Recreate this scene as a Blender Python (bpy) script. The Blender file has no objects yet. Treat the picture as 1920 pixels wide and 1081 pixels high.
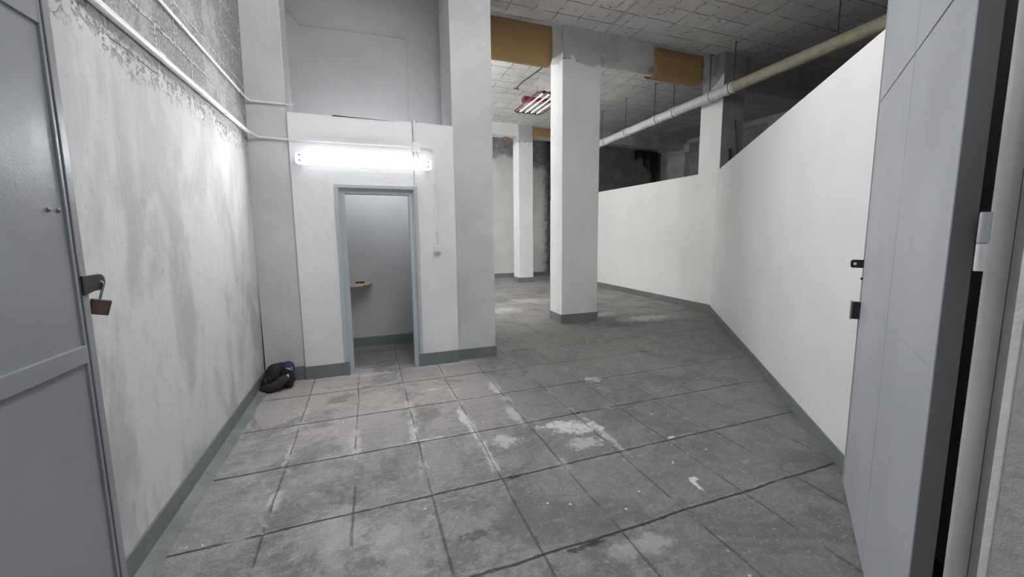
import bpy, bmesh, math, random
from mathutils import Vector, Matrix, noise as mnoise
random.seed(7)
S = bpy.context.scene
COL = S.collection
R = math.radians

# ------------------------------------------------------------------ camera
W_, H_ = 1920.0, 1081.0
F_, CX, CY = 767.3, 983.8, 531.8
pitch, yaw, roll, camh = R(7.096), R(21.138), R(-0.3687), 1.52
fw = Vector((math.sin(yaw) * math.cos(pitch), math.cos(yaw) * math.cos(pitch), -math.sin(pitch)))
rt = Vector((math.cos(yaw), -math.sin(yaw), 0))
up = rt.cross(fw)
r2 = rt * math.cos(roll) + up * math.sin(roll)
u2 = -rt * math.sin(roll) + up * math.cos(roll)
cd = bpy.data.cameras.new('camera')
cam = bpy.data.objects.new('camera', cd)
COL.objects.link(cam)
cd.sensor_fit = 'HORIZONTAL'
cd.sensor_width = 36.0
cd.lens = F_ * 36.0 / W_
cd.shift_x = -(CX - W_ / 2) / W_
cd.shift_y = (CY - H_ / 2) / W_
cd.clip_start = 0.02
M = Matrix((r2, u2, -fw)).transposed().to_4x4()
M.translation = Vector((0, 0, camh))
cam.matrix_world = M
S.camera = cam

# ------------------------------------------------------------------ world, exposure
wd = bpy.data.worlds.new('outside_dusk')
S.world = wd
wd.use_nodes = True
wd.node_tree.nodes['Background'].inputs[0].default_value = (0.92, 0.96, 1.0, 1)
wd.node_tree.nodes['Background'].inputs[1].default_value = 0.085
S.view_settings.view_transform = 'Standard'
S.view_settings.look = 'None'
S.view_settings.exposure = 2.45
S.view_settings.gamma = 1.0
S.view_settings.use_curve_mapping = False
TUBE_MAIN = 19.5      # emission of the lit wall fitting
TUBE_FAR = 110.0       # the fitting behind the booth
TUBE_RACK = 0.22       # tubes of the red ceiling racks


# ------------------------------------------------------------------ material helper
class NT:
    def __init__(s, name):
        s.m = bpy.data.materials.new(name)
        s.m.use_nodes = True
        s.t = s.m.node_tree
        s.b = s.t.nodes['Principled BSDF']
        s.geo = s.t.nodes.new('ShaderNodeNewGeometry')
        s.pos = s.geo.outputs['Position']

    def n(s, typ, ins=None, **kw):
        nd = s.t.nodes.new(typ)
        for k, v in kw.items():
            setattr(nd, k, v)
        for k, v in (ins or {}).items():
            s.set(nd, k, v)
        return nd

    def set(s, nd, k, v):
        i = nd.inputs[k]
        if hasattr(v, 'is_output') or isinstance(v, bpy.types.NodeSocket):
            s.t.links.new(v, i)
        else:
            i.default_value = v

    def math(s, op, a, b=0.0, c=None, clamp=False):
        nd = s.n('ShaderNodeMath', operation=op, use_clamp=clamp)
        s.set(nd, 0, a)
        s.set(nd, 1, b)
        if c is not None:
            s.set(nd, 2, c)
        return nd.outputs[0]

    def sep(s, v):
        nd = s.n('ShaderNodeSeparateXYZ', {0: v})
        return nd.outputs

    def comb(s, x, y, z):
        return s.n('ShaderNodeCombineXYZ', {0: x, 1: y, 2: z}).outputs[0]

    def scale(s, v, sc):
        nd = s.n('ShaderNodeVectorMath', operation='MULTIPLY')
        s.set(nd, 0, v)
        s.set(nd, 1, sc)
        return nd.outputs[0]

    def noise(s, v, sc, det=4.0, rough=0.55, dist=0.0):
        nd = s.n('ShaderNodeTexNoise', {'Vector': v, 'Scale': sc, 'Detail': det, 'Roughness': rough, 'Distortion': dist})
        return nd.outputs[0]

    def ss(s, v, a, b, lo=0.0, hi=1.0):
        nd = s.n('ShaderNodeMapRange', interpolation_type='SMOOTHSTEP')
        for k, x in zip((0, 1, 2, 3, 4), (v, a, b, lo, hi)):
            s.set(nd, k, x)
        return nd.outputs[0]

    def mix(s, f, a, b):
        nd = s.n('ShaderNodeMix', data_type='RGBA')
        s.set(nd, 0, f)
        s.set(nd, 6, a)
        s.set(nd, 7, b)
        return nd.outputs[2]

    def bump(s, h, st=0.3, dist=0.01, normal=None):
        nd = s.n('ShaderNodeBump', {'Height': h, 'Strength': st, 'Distance': dist})
        if normal is not None:
            s.set(nd, 'Normal', normal)
        return nd.outputs[0]

    def out(s, col=None, rough=None, normal=None, metal=None):
        for k, v in (('Base Color', col), ('Roughness', rough), ('Normal', normal), ('Metallic', metal)):
            if v is not None:
                s.set(s.b, k, v)
        return s.m


def g(v, w=0.0):   # neutral grey, w>0 warmer
    return (v * (1 + w), v, v * (1 - w), 1)


def mat_paint(name, base, base2, bumpst=0.25, sc=6.0, rough=0.62):
    t = NT(name)
    n1 = t.ss(t.noise(t.pos, 1.3, 4), 0.35, 0.68)
    n2 = t.noise(t.pos, sc, 5, 0.6)
    n3 = t.noise(t.pos, 55.0, 3)
    col = t.mix(n1, base, base2)
    h = t.math('ADD', t.math('MULTIPLY', n2, 1.0), t.math('MULTIPLY', n3, 0.12))
    return t.out(col, rough, t.bump(h, bumpst, 0.02))


M_white = mat_paint('smooth_white_wall_paint', g(0.83, 0.01), g(0.79, 0.012), 0.10, 3.0)
M_wallp = mat_paint('rough_white_wall_paint', g(0.82, -0.004), g(0.76, 0.0), 0.5, 7.0)
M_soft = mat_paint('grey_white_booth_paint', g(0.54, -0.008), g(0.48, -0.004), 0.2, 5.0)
M_plug = mat_paint('white_plastic', g(0.82), g(0.80), 0.0, rough=0.35)
M_pvc = mat_paint('white_drain_pipe', g(0.72), g(0.66, 0.01), 0.05, 5.0, rough=0.4)


def mat_column(name, va, vb):
    t = NT(name)
    p = t.sep(t.pos)
    v = t.scale(t.pos, (14.0, 14.0, 0.6))
    n1 = t.noise(v, 1.0, 4, 0.6)
    n2 = t.noise(t.pos, 26.0, 4, 0.6)
    n3 = t.ss(t.noise(t.pos, 1.6, 4), 0.35, 0.7)
    base = t.mix(n3, g(va, -0.004), g(vb, -0.002))
    # bare cement collar right under the ceiling
    lim = t.math('ADD', p[2], t.math('MULTIPLY', t.math('SUBTRACT', t.noise(t.pos, 3.0, 4), 0.5), 0.35))
    top = t.ss(lim, 4.18, 4.22)
    cem = t.mix(t.noise(t.pos, 9.0, 5, 0.65), g(0.42, 0.01), g(0.62, 0.01))
    crack = t.math('MULTIPLY', t.ss(t.math('ABSOLUTE', t.math('SUBTRACT', lim, 4.2)), 0.0, 0.018, 1, 0), t.ss(t.noise(t.pos, 16.0, 3), 0.5, 0.6))
    col = t.mix(top, base, cem)
    col = t.mix(crack, col, g(0.08))
    h = t.math('ADD', t.math('MULTIPLY', n1, 0.8), t.math('MULTIPLY', n2, 0.25))
    return t.out(col, 0.6, t.bump(h, 0.35, 0.012))


M_col = mat_column('board_marked_column_paint', 0.62, 0.54)
M_col2 = mat_column('white_column_paint', 0.84, 0.78)


def mat_leftwall():
    t = NT('patchy_plaster_under_bare_block')
    p = t.sep(t.pos)
    nb = t.noise(t.pos, 1.6, 5, 0.65)
    zz = t.math('ADD', p[2], t.math('MULTIPLY', t.math('SUBTRACT', nb, 0.5), 0.34))
    zz = t.math('ADD', zz, t.math('MULTIPLY', t.math('SUBTRACT', t.noise(t.pos, 14.0, 4, 0.7), 0.5), 0.10))
    blk = t.ss(zz, 2.37, 2.39)
    # plaster
    sv = t.scale(t.pos, (1.0, 1.6, 0.75))
    a = t.noise(sv, 1.5, 6, 0.62, 0.4)
    b = t.noise(t.scale(t.pos, (1, 2.0, 1.2)), 6.0, 6, 0.72)
    pl = t.mix(t.ss(a, 0.40, 0.58), g(0.46, -0.006), g(0.64, 0.0))
    pl = t.mix(t.math('MULTIPLY', t.ss(b, 0.52, 0.70), 0.30), pl, g(0.36, -0.004))
    high = t.ss(p[2], 1.3, 2.5)
    pl = t.mix(t.math('MULTIPLY', t.math('MULTIPLY', high, t.ss(a, 0.42, 0.56)), 0.35), pl, g(0.42, -0.004))
    spots = t.ss(t.noise(t.pos, 38.0, 3, 0.6), 0.68, 0.74)
    pl = t.mix(t.math('MULTIPLY', spots, 0.5), pl, g(0.22))
    # block work
    bv = t.comb(t.math('ADD', p[1], 0.07), t.math('ADD', p[2], -0.16), 0.0)
    wob = t.n('ShaderNodeVectorMath', operation='ADD')
    t.set(wob, 0, bv)
    nv = t.n('ShaderNodeTexNoise', {'Vector': t.pos, 'Scale': 7.0, 'Detail': 3.0})
    t.set(wob, 1, t.scale(nv.outputs[1], (0.028, 0.028, 0.0)))
    br = t.n('ShaderNodeTexBrick', {'Vector': wob.outputs[0], 'Color1': g(0.31, -0.01), 'Color2': g(0.38, -0.01), 'Mortar': g(0.62), 'Scale': 1.0,
                                    'Mortar Size': 0.016, 'Mortar Smooth': 0.55, 'Bias': 0.0, 'Brick Width': 0.50, 'Row Height': 0.25})
    gr = t.noise(t.pos, 60.0, 4, 0.75)
    bc = t.mix(t.ss(gr, 0.44, 0.58), br.outputs[0], g(0.17))
    bc = t.mix(t.math('MULTIPLY', t.ss(t.noise(t.pos, 2.6, 6, 0.7), 0.50, 0.60), 0.6), bc, g(0.46, -0.004))
    crk = t.ss(t.noise(t.scale(t.pos, (1, 1, 1)), 9.0, 5, 0.7), 0.60, 0.64)
    bc = t.mix(t.math('MULTIPLY', crk, 0.6), bc, g(0.16))
    # ragged band where the plaster ends
    band = t.math('MULTIPLY', t.ss(t.math('ABSOLUTE', t.math('SUBTRACT', zz, 2.36)), 0.0, 0.12, 1, 0), t.ss(t.noise(t.pos, 20.0, 5, 0.7), 0.52, 0.58))
    rim = t.ss(t.math('ABSOLUTE', t.math('SUBTRACT', zz, 2.42)), 0.02, 0.12, 1, 0)
    col = t.mix(blk, pl, bc)
    col = t.mix(t.math('MULTIPLY', rim, 0.45), col, g(0.62))
    col = t.mix(t.math('MULTIPLY', band, 0.6), col, g(0.14))
    h1 = t.math('MULTIPLY', t.math('ADD', t.math('MULTIPLY', br.outputs[1], 0.9), t.math('MULTIPLY', gr, 0.5)), blk)
    h = t.math('ADD', h1, t.math('ADD', t.math('MULTIPLY', b, 0.22), t.math('MULTIPLY', t.math('SUBTRACT', 1.0, blk), 1.0)))
    h = t.math('SUBTRACT', h, t.math('MULTIPLY', band, 0.8))
    return t.out(col, 0.75, t.bump(h, 0.9, 0.02))


M_left = mat_leftwall()


def mat_floor():
    t = NT('worn_cement_tile_floor')
    p = t.sep(t.pos)
    nw = t.n('ShaderNodeTexNoise', {'Vector': t.pos, 'Scale': 2.2, 'Detail': 5.0, 'Roughness': 0.6})
    w = t.sep(nw.outputs[1])
    wx = t.math('MULTIPLY', t.math('SUBTRACT', w[0], 0.5), 0.035)
    wy = t.math('MULTIPLY', t.math('SUBTRACT', w[1], 0.5), 0.035)
    X = t.math('ADD', p[0], wx)
    Y = t.math('ADD', p[1], wy)

    jn = t.noise(t.pos, 17.0, 5, 0.7)

    def joint(c, off, step, wd):
        u = t.math('DIVIDE', t.math('SUBTRACT', c, off), step)
        fr = t.math('ABSOLUTE', t.math('SUBTRACT', u, t.math('ROUND', u)))
        d = t.math('SUBTRACT', t.math('MULTIPLY', fr, step), t.math('MULTIPLY', t.ss(jn, 0.5, 0.75), 0.010))
        return d, t.ss(d, wd * 0.35, wd, 1, 0)
    dx, jx = joint(X, 0.29, 0.4275, 0.0065)
    dy, jy = joint(Y, 1.625, 0.650, 0.0085)
    na = t.noise(t.pos, 1.1, 6, 0.6)
    nb = t.noise(t.pos, 4.5, 7, 0.68, 0.5)
    nc = t.noise(t.pos, 19.0, 6, 0.7)
    nf = t.noise(t.pos, 90.0, 3, 0.6)
    st = t.noise(t.scale(t.pos, (1.0, 2.3, 1.0)), 7.0, 6, 0.7, 1.0)
    col = t.mix(t.ss(na, 0.38, 0.62), g(0.15, 0.02), g(0.27, 0.03))
    col = t.mix(t.ss(nb, 0.44, 0.60), col, g(0.30, 0.025))
    col = t.mix(t.math('MULTIPLY', t.ss(nc, 0.50, 0.60), 0.45), col, g(0.42, 0.03))
    col = t.mix(t.math('MULTIPLY', t.ss(st, 0.54, 0.60), 0.40), col, g(0.42, 0.03))
    col = t.mix(t.math('MULTIPLY', t.ss(nf, 0.50, 0.60), 0.35), col, g(0.09, 0.02))
    # darker towards the right-hand side, paler by the left wall
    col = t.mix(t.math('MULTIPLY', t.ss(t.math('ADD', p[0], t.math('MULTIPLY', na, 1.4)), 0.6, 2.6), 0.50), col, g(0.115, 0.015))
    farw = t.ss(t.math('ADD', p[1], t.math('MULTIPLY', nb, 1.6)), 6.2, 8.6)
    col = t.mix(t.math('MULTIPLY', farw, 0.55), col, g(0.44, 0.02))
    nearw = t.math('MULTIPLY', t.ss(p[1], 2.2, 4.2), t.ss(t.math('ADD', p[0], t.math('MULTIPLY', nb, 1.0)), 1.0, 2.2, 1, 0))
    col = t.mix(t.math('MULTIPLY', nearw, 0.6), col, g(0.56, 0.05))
    dark = t.ss(t.noise(t.pos, 1.7, 7, 0.7, 0.8), 0.50, 0.62)
    col = t.mix(t.math('MULTIPLY', dark, 0.55), col, g(0.085, 0.03))
    # tile to tile tone
    tid = t.comb(t.math('FLOOR', t.math('DIVIDE', t.math('SUBTRACT', X, 0.29), 0.4275)), t.math('FLOOR', t.math('DIVIDE', t.math('SUBTRACT', Y, 1.625), 0.65)), 0.0)
    wn = t.n('ShaderNodeTexWhiteNoise', {'Vector': tid}, noise_dimensions='3D')
    col = t.mix(t.math('MULTIPLY', wn.outputs[0], 0.22), col, g(0.14, 0.02))
    # pale mortar rubbed along some of the long joints
    rub = t.math('MULTIPLY', t.ss(t.math('ABSOLUTE', dx), 0.012, 0.055, 1, 0), t.ss(t.noise(t.pos, 3.2, 7, 0.75, 0.6), 0.52, 0.58))
    rub = t.math('MULTIPLY', rub, t.math('MULTIPLY', t.ss(p[1], 2.0, 2.5), t.ss(t.math('ADD', p[0], t.math('MULTIPLY', p[1], 0.5)), 2.6, 3.6, 1, 0.12)))
    rub2 = t.math('MULTIPLY', t.ss(dy, 0.010, 0.045, 1, 0), t.ss(t.noise(t.pos, 5.0, 6, 0.7), 0.52, 0.60))
    col = t.mix(t.math('MULTIPLY', rub, 0.6), col, g(0.56, 0.035))
    col = t.mix(t.math('MULTIPLY', rub2, 0.35), col, g(0.38, 0.03))

    def blob(x, y, rx, ry, sc=9.0, amt=0.9):
        wn2 = t.n('ShaderNodeTexNoise', {'Vector': t.pos, 'Scale': sc, 'Detail': 6.0, 'Roughness': 0.7})
        ws = t.sep(wn2.outputs[1])
        ax = t.math('ADD', t.math('SUBTRACT', p[0], x), t.math('MULTIPLY', t.math('SUBTRACT', ws[0], 0.5), rx * 2.6))
        ay = t.math('ADD', t.math('SUBTRACT', p[1], y), t.math('MULTIPLY', t.math('SUBTRACT', ws[1], 0.5), ry * 2.6))
        d = t.math('ADD', t.math('POWER', t.math('DIVIDE', ax, rx), 2.0), t.math('POWER', t.math('DIVIDE', ay, ry), 2.0))
        d = t.math('ADD', d, t.math('MULTIPLY', t.math('SUBTRACT', nc, 0.5), 5.0))
        return t.math('MULTIPLY', t.ss(d, 0.3, 1.25, 1, 0), amt)
    pale = g(0.70, 0.02)
    for bl in ((1.48, 2.70, 0.17, 0.12, 9, 0.75), (1.36, 2.80, 0.15, 0.07, 9, 0.75), (1.42, 2.47, 0.14, 0.09, 9, 0.5), (0.88, 2.72, 0.09, 0.10, 9, 0.5),
               (0.69, 3.25, 0.035, 0.20, 7, 0.75), (0.71, 2.98, 0.03, 0.20, 7, 0.6), (0.725, 2.55, 0.022, 0.28, 5, 0.5), (-0.14, 3.10, 0.05, 0.24, 7, 0.38), (0.27, 3.10, 0.035, 0.20, 7, 0.5),
               (1.12, 3.72, 0.06, 0.14, 8, 0.6), (1.10, 3.15, 0.05, 0.25, 8, 0.45), (1.83, 1.83, 0.035, 0.020, 14, 1.0), (1.795, 1.775, 0.016, 0.055, 20, 1.0), (2.05, 2.30, 0.035, 0.018, 12, 0.9),
               (2.14, 3.57, 0.08, 0.07, 9, 0.6), (0.55, 3.93, 0.10, 0.03, 20, 0.6), (1.62, 2.56, 0.03, 0.30, 7, 0.45), (-0.57, 3.1, 0.025, 0.16, 9, 0.4), (3.9, 6.5, 0.5, 0.16, 6, 0.4), (3.4, 8.4, 0.5, 0.4, 4, 0.35),
               (4.6, 5.9, 0.5, 0.2, 6, 0.4), (2.4, 7.6, 0.5, 0.3, 6, 0.5), (0.30, 2.95, 0.25, 0.02, 12, 0.4), (0.9, 3.58, 0.28, 0.012, 14, 0.7), (0.0, 4.62, 0.25, 0.05, 14, 0.6), (0.75, 4.66, 0.5, 0.03, 14, 0.5),
               (-0.3, 4.68, 0.4, 0.02, 14, 0.5), (0.72, 3.85, 0.05, 0.02, 20, 0.7), (0.06, 1.98, 0.16, 0.12, 6, 0.22), (1.15, 1.50, 0.22, 0.06, 7, 0.3), (-0.18, 2.15, 0.12, 0.2, 6, 0.2)):
        col = t.mix(blob(*bl), col, pale)
    for bl in ((0.44, 1.87, 0.09, 0.035, 10, 0.6), (0.79, 2.27, 0.045, 0.02, 22, 1.0), (1.60, 2.93, 0.06, 0.018, 22, 0.9), (0.27, 2.93, 0.05, 0.012, 22, 0.9), (0.95, 1.60, 0.12, 0.022, 16, 0.9)):
        col = t.mix(blob(*bl), col, g(0.012))
    # crumbs of paint
    vo = t.n('ShaderNodeTexVoronoi', {'Vector': t.pos, 'Scale': 9.0, 'Randomness': 1.0})
    fl = t.math('MULTIPLY', t.ss(vo.outputs['Distance'], 0.05, 0.085, 1, 0), t.ss(t.noise(t.pos, 2.6, 2), 0.50, 0.56))
    col = t.mix(t.math('MULTIPLY', fl, 0.9), col, g(0.78, 0.02))
    sp = t.ss(t.noise(t.pos, 48.0, 4, 0.75), 0.585, 0.63)
    col = t.mix(t.math('MULTIPLY', sp, t.ss(na, 0.42, 0.6, 0.2, 0.6)), col, g(0.46, 0.02))
    sd = t.ss(t.noise(t.pos, 33.0, 5, 0.75), 0.60, 0.66)
    col = t.mix(t.math('MULTIPLY', sd, 0.5), col, g(0.06, 0.02))
    scr = t.ss(t.noise(t.scale(t.pos, (3.0, 26.0, 1.0)), 1.0, 4, 0.7, 1.2), 0.62, 0.66)
    col = t.mix(t.math('MULTIPLY', scr, 0.35), col, g(0.42, 0.02))
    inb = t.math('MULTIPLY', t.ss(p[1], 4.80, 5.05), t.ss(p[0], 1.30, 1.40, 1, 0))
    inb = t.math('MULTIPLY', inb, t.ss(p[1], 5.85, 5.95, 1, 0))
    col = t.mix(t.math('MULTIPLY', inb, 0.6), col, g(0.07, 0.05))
    # joints
    jx2 = t.math('MULTIPLY', jx, t.ss(t.noise(t.pos, 3.0, 4), 0.40, 0.52))
    jy2 = t.math('MULTIPLY', jy, t.ss(t.noise(t.pos, 3.6, 4), 0.30, 0.42))
    # joints are filled with paint and grit beyond the front area
    col = t.mix(t.math('MULTIPLY', jx2, 0.5), col, g(0.035, 0.04))
    col = t.mix(t.math('MULTIPLY', jy2, 0.88), col, g(0.018, 0.04))
    grit = t.noise(t.scale(t.pos, (1.0, 1.0, 1.0)), 130.0, 2)
    h = t.math('ADD', t.math('MULTIPLY', nc, 0.6), t.math('MULTIPLY', grit, 0.18))
    h = t.math('ADD', h, t.math('MULTIPLY', nb, 0.8))
    h = t.math('SUBTRACT', h, t.math('MULTIPLY', t.math('MAXIMUM', jx2, jy2), 1.0))
    rough = t.ss(nb, 0.3, 0.7, 0.50, 0.72)
    return t.out(col, rough, t.bump(h, 0.8, 0.014))


M_floor = mat_floor()


def mat_ceiling():
    t = NT('whitewashed_hollow_tile_ceiling')
    p = t.sep(t.pos)
    nw = t.n('ShaderNodeTexNoise', {'Vector': t.pos, 'Scale': 5.0, 'Detail': 5.0})
    w = t.sep(nw.outputs[1])
    X = t.math('ADD', p[0], t.math('MULTIPLY', t.math('SUBTRACT', w[0], 0.5), 0.08))
    Y = t.math('ADD', p[1], t.math('MULTIPLY', t.math('SUBTRACT', w[1], 0.5), 0.05))

    def joint(c, off, step, wd):
        u = t.math('DIVIDE', t.math('SUBTRACT', c, off), step)
        return t.ss(t.math('MULTIPLY', t.math('ABSOLUTE', t.math('SUBTRACT', u, t.math('ROUND', u))), step), wd * 0.3, wd, 1, 0)
    jx = joint(X, 4.60, 0.365, 0.010)
    jy = joint(Y, 5.43, 0.355, 0.012)
    jx = t.math('MULTIPLY', jx, t.ss(t.noise(t.pos, 4.0, 4), 0.46, 0.54, 0.12, 1))
    jy = t.math('MULTIPLY', jy, t.ss(t.noise(t.pos, 3.3, 4), 0.44, 0.52, 0.2, 1))
    n1 = t.noise(t.pos, 2.0, 5, 0.6)
    n2 = t.noise(t.pos, 22.0, 5, 0.7)
    tid = t.comb(t.math('FLOOR', t.math('DIVIDE', t.math('SUBTRACT', X, 4.60), 0.365)), t.math('FLOOR', t.math('DIVIDE', t.math('SUBTRACT', Y, 5.43), 0.355)), 0.0)
    wn = t.n('ShaderNodeTexWhiteNoise', {'Vector': tid}, noise_dimensions='3D')
    white = t.mix(t.ss(n1, 0.3, 0.7), g(0.74, 0.015), g(0.84, 0.02))
    white = t.mix(t.math('MULTIPLY', wn.outputs[0], 0.35), white, g(0.55, 0.02))
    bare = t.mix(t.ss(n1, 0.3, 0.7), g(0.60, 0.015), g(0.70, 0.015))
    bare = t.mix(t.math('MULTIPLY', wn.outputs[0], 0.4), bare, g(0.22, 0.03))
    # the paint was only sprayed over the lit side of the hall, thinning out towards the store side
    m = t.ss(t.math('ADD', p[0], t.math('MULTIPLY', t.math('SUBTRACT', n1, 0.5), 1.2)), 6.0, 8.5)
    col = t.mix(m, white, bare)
    j = t.math('MAXIMUM', jx, jy)
    col = t.mix(t.math('MULTIPLY', j, 0.75), col, g(0.06, 0.03))
    pit = t.ss(t.noise(t.pos, 11.0, 5, 0.75), 0.62, 0.65)
    col = t.mix(t.math('MULTIPLY', pit, 0.8), col, g(0.06))
    h = t.math('SUBTRACT', t.math('ADD', t.math('MULTIPLY', n2, 0.35), t.math('MULTIPLY', wn.outputs[0], 0.6)), t.math('MULTIPLY', j, 1.3))
    return t.out(col, 0.85, t.bump(h, 0.6, 0.02))


M_ceil = mat_ceiling()


def mat_concrete(name, a, b, bs=0.5, dz=None):
    t = NT(name)
    n1 = t.noise(t.pos, 2.2, 6, 0.62)
    n2 = t.noise(t.scale(t.pos, (1, 1, 1)), 16.0, 5, 0.7)
    col = t.mix(t.ss(n1, 0.34, 0.68), a, b)
    col = t.mix(t.math('MULTIPLY', t.ss(n2, 0.55, 0.75), 0.5), col, g(a[1] * 0.5))
    return t.out(col, 0.85, t.bump(t.math('ADD', n1, t.math('MULTIPLY', n2, 0.4)), bs, 0.02))


M_bare = mat_concrete('bare_grey_concrete', g(0.30, 0.02), g(0.40, 0.02))
M_beam = mat_concrete('limewashed_grey_beam', g(0.46, 0.01), g(0.62, 0.01))
M_unlit = mat_concrete('unlit_bare_wall', g(0.16), g(0.24, -0.02))  # dark for want of light; the shade is mixed into the grey
M_cove = mat_concrete('painted_mortar_strip', (0.17, 0.19, 0.185, 1), (0.24, 0.26, 0.25, 1), 0.6)


def mat_backwall():
    t = NT('white_wall_with_bare_band_on_top')
    p = t.sep(t.pos)
    n1 = t.noise(t.pos, 1.4, 6, 0.6)
    n2 = t.noise(t.pos, 8.0, 5, 0.7)
    lim = t.math('ADD', p[2], t.math('MULTIPLY', t.math('SUBTRACT', n1, 0.5), 1.4))
    top = t.ss(lim, 3.75, 4.05)
    white = t.mix(t.ss(n1, 0.35, 0.65), g(0.62, 0.015), g(0.70, 0.015))
    bare = t.mix(t.ss(n2, 0.35, 0.7), g(0.22), g(0.42))
    col = t.mix(top, white, bare)
    dk = t.ss(t.math('ADD', p[0], t.math('MULTIPLY', t.math('SUBTRACT', n2, 0.5), 0.5)), 5.75, 6.1)  # past the partition the wall is unlit; its shade is painted here
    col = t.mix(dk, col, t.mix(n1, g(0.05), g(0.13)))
    return t.out(col, 0.75, t.bump(n2, 0.4, 0.02))


M_back = mat_backwall()


def mat_metal(name, a, b, rough=0.33, pebble=0.10, metal=0.0):
    t = NT(name)
    n1 = t.noise(t.pos, 2.6, 4)
    n2 = t.noise(t.pos, 120.0, 2)
    n3 = t.noise(t.pos, 5.0, 3)
    col = t.mix(t.ss(n1, 0.35, 0.65), a, b)
    h = t.math('ADD', t.math('MULTIPLY', n2, 0.10), t.math('MULTIPLY', n3, 0.6))
    return t.out(col, rough, t.bump(h, pebble, 0.02), metal)


BLG = lambda v: (v * 0.95, v * 0.99, v * 1.05, 1)
M_leaf = mat_metal('grey_gloss_door_enamel', BLG(0.30), BLG(0.27), 0.32, 0.18)
M_leaf2 = mat_metal('light_grey_door_enamel', BLG(0.47), BLG(0.43), 0.42, 0.10)
M_core = mat_metal('shaded_door_edge_enamel', g(0.15), g(0.13), 0.5, 0.15)  # leaf edge turned from the lamp; its shade is put into this grey
M_post = mat_metal('door_post_enamel', g(0.78), g(0.66), 0.5, 0.25)
M_frame = mat_metal('blue_grey_frame_enamel', (0.48, 0.53, 0.56, 1), (0.44, 0.485, 0.51, 1), 0.38, 0.05)
M_hardware = mat_metal('dark_iron', g(0.05, 0.02), g(0.035), 0.45, 0.2, 0.6)
M_steel = mat_metal('scratched_steel', g(0.32), g(0.25), 0.35, 0.1, 0.9)
M_brass = mat_metal('worn_brown_brass', (0.12, 0.075, 0.055, 1), (0.17, 0.11, 0.075, 1), 0.35, 0.15, 0.5)
M_base = mat_metal('grey_skirting_paint', (0.19, 0.21, 0.213, 1), (0.16, 0.178, 0.18, 1), 0.5, 0.15)
M_faded = mat_metal('faded_red_plastic', (0.42, 0.20, 0.17, 1), (0.36, 0.15, 0.13, 1), 0.5, 0.1)
M_red = mat_metal('red_lamp_enamel', (0.22, 0.022, 0.03, 1), (0.17, 0.015, 0.022, 1), 0.35, 0.05)
M_rod = mat_metal('rusty_rod', (0.12, 0.05, 0.045, 1), (0.08, 0.04, 0.035, 1), 0.7, 0.3)
M_wire = mat_metal('dark_wire', g(0.06), g(0.04), 0.6, 0.0)
M_black = mat_metal('black_nylon', g(0.008), g(0.013), 0.7, 0.5)
M_dkgrey = mat_metal('charcoal_nylon', g(0.030, -0.02), g(0.022, -0.02), 0.75, 0.5)
M_navy = mat_metal('navy_cloth', (0.016, 0.022, 0.058, 1), (0.022, 0.028, 0.07, 1), 0.65, 0.3)
M_logo = mat_metal('white_stitching', g(0.62, -0.02), g(0.6, -0.02), 0.6, 0.0)
M_drape = mat_metal('black_sheet', g(0.012), g(0.02), 0.6, 0.6)
M_yellow = mat_metal('yellowed_board', (0.50, 0.43, 0.24, 1), (0.42, 0.36, 0.22, 1), 0.7, 0.2)


def mat_oldpipe():
    t = NT('dusty_yellowed_pipe')
    n1 = t.noise(t.pos, 6.0, 6, 0.7)
    n2 = t.noise(t.pos, 45.0, 3)
    col = t.mix(t.ss(n1, 0.35, 0.65), (0.40, 0.38, 0.27, 1), (0.52, 0.50, 0.37, 1))
    return t.out(col, 0.55, t.bump(n2, 0.2, 0.01))


M_old = mat_oldpipe()


def mat_card():
    t = NT('brown_hardboard')
    n1 = t.noise(t.pos, 3.0, 4)
    n2 = t.noise(t.scale(t.pos, (40, 40, 40)), 1.0, 3)
    col = t.mix(n1, (0.34, 0.205, 0.085, 1), (0.42, 0.265, 0.11, 1))
    return t.out(col, 0.6, t.bump(n2, 0.12, 0.01))


M_card = mat_card()


def mat_emit(name, st, col=(0.96, 0.985, 1.0, 1), facing=True, side=0.035, sgn=1):
    t = NT(name)
    t.set(t.b, 'Base Color', g(0.8))
    t.set(t.b, 'Emission Color', col)
    if facing:          # LED tubes throw most of their light forwards
        ny = t.math('MULTIPLY', t.sep(t.geo.outputs['True Normal'])[1], float(sgn))
        t.set(t.b, 'Emission Strength', t.ss(ny, 0.80, 0.97, st * side, st))
    else:
        t.set(t.b, 'Emission Strength', st)
    return t.m


M_tube = mat_emit('lit_diffuser', TUBE_MAIN, sgn=-1)
M_tube2 = mat_emit('lit_diffuser_behind_booth', TUBE_FAR, side=0.2)
M_tube5 = mat_emit('lit_rack_tube_strong', 11.0, (0.98, 1.0, 0.97, 1), False)
M_tube3 = mat_emit('lit_rack_tube', TUBE_RACK, (0.98, 1.0, 0.99, 1), False)
M_tube6 = mat_emit('added_entrance_fill_tube', 16.5, (0.97, 0.985, 1.0, 1), False)
M_tube4 = mat_emit('added_booth_fill_diffuser', 6.2, (0.93, 0.96, 1.0, 1))


def mat_clear():
    t = NT('frosted_end_cap')
    t.set(t.b, 'Base Color', (0.80, 0.85, 0.9, 1))
    t.set(t.b, 'Roughness', 0.3)
    t.set(t.b, 'Transmission Weight', 0.25)
    t.set(t.b, 'Emission Color', (0.9, 0.96, 1.0, 1))
    t.set(t.b, 'Emission Strength', 0.10)
    return t.m


M_cap = mat_clear()

# ------------------------------------------------------------------ mesh helpers


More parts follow.
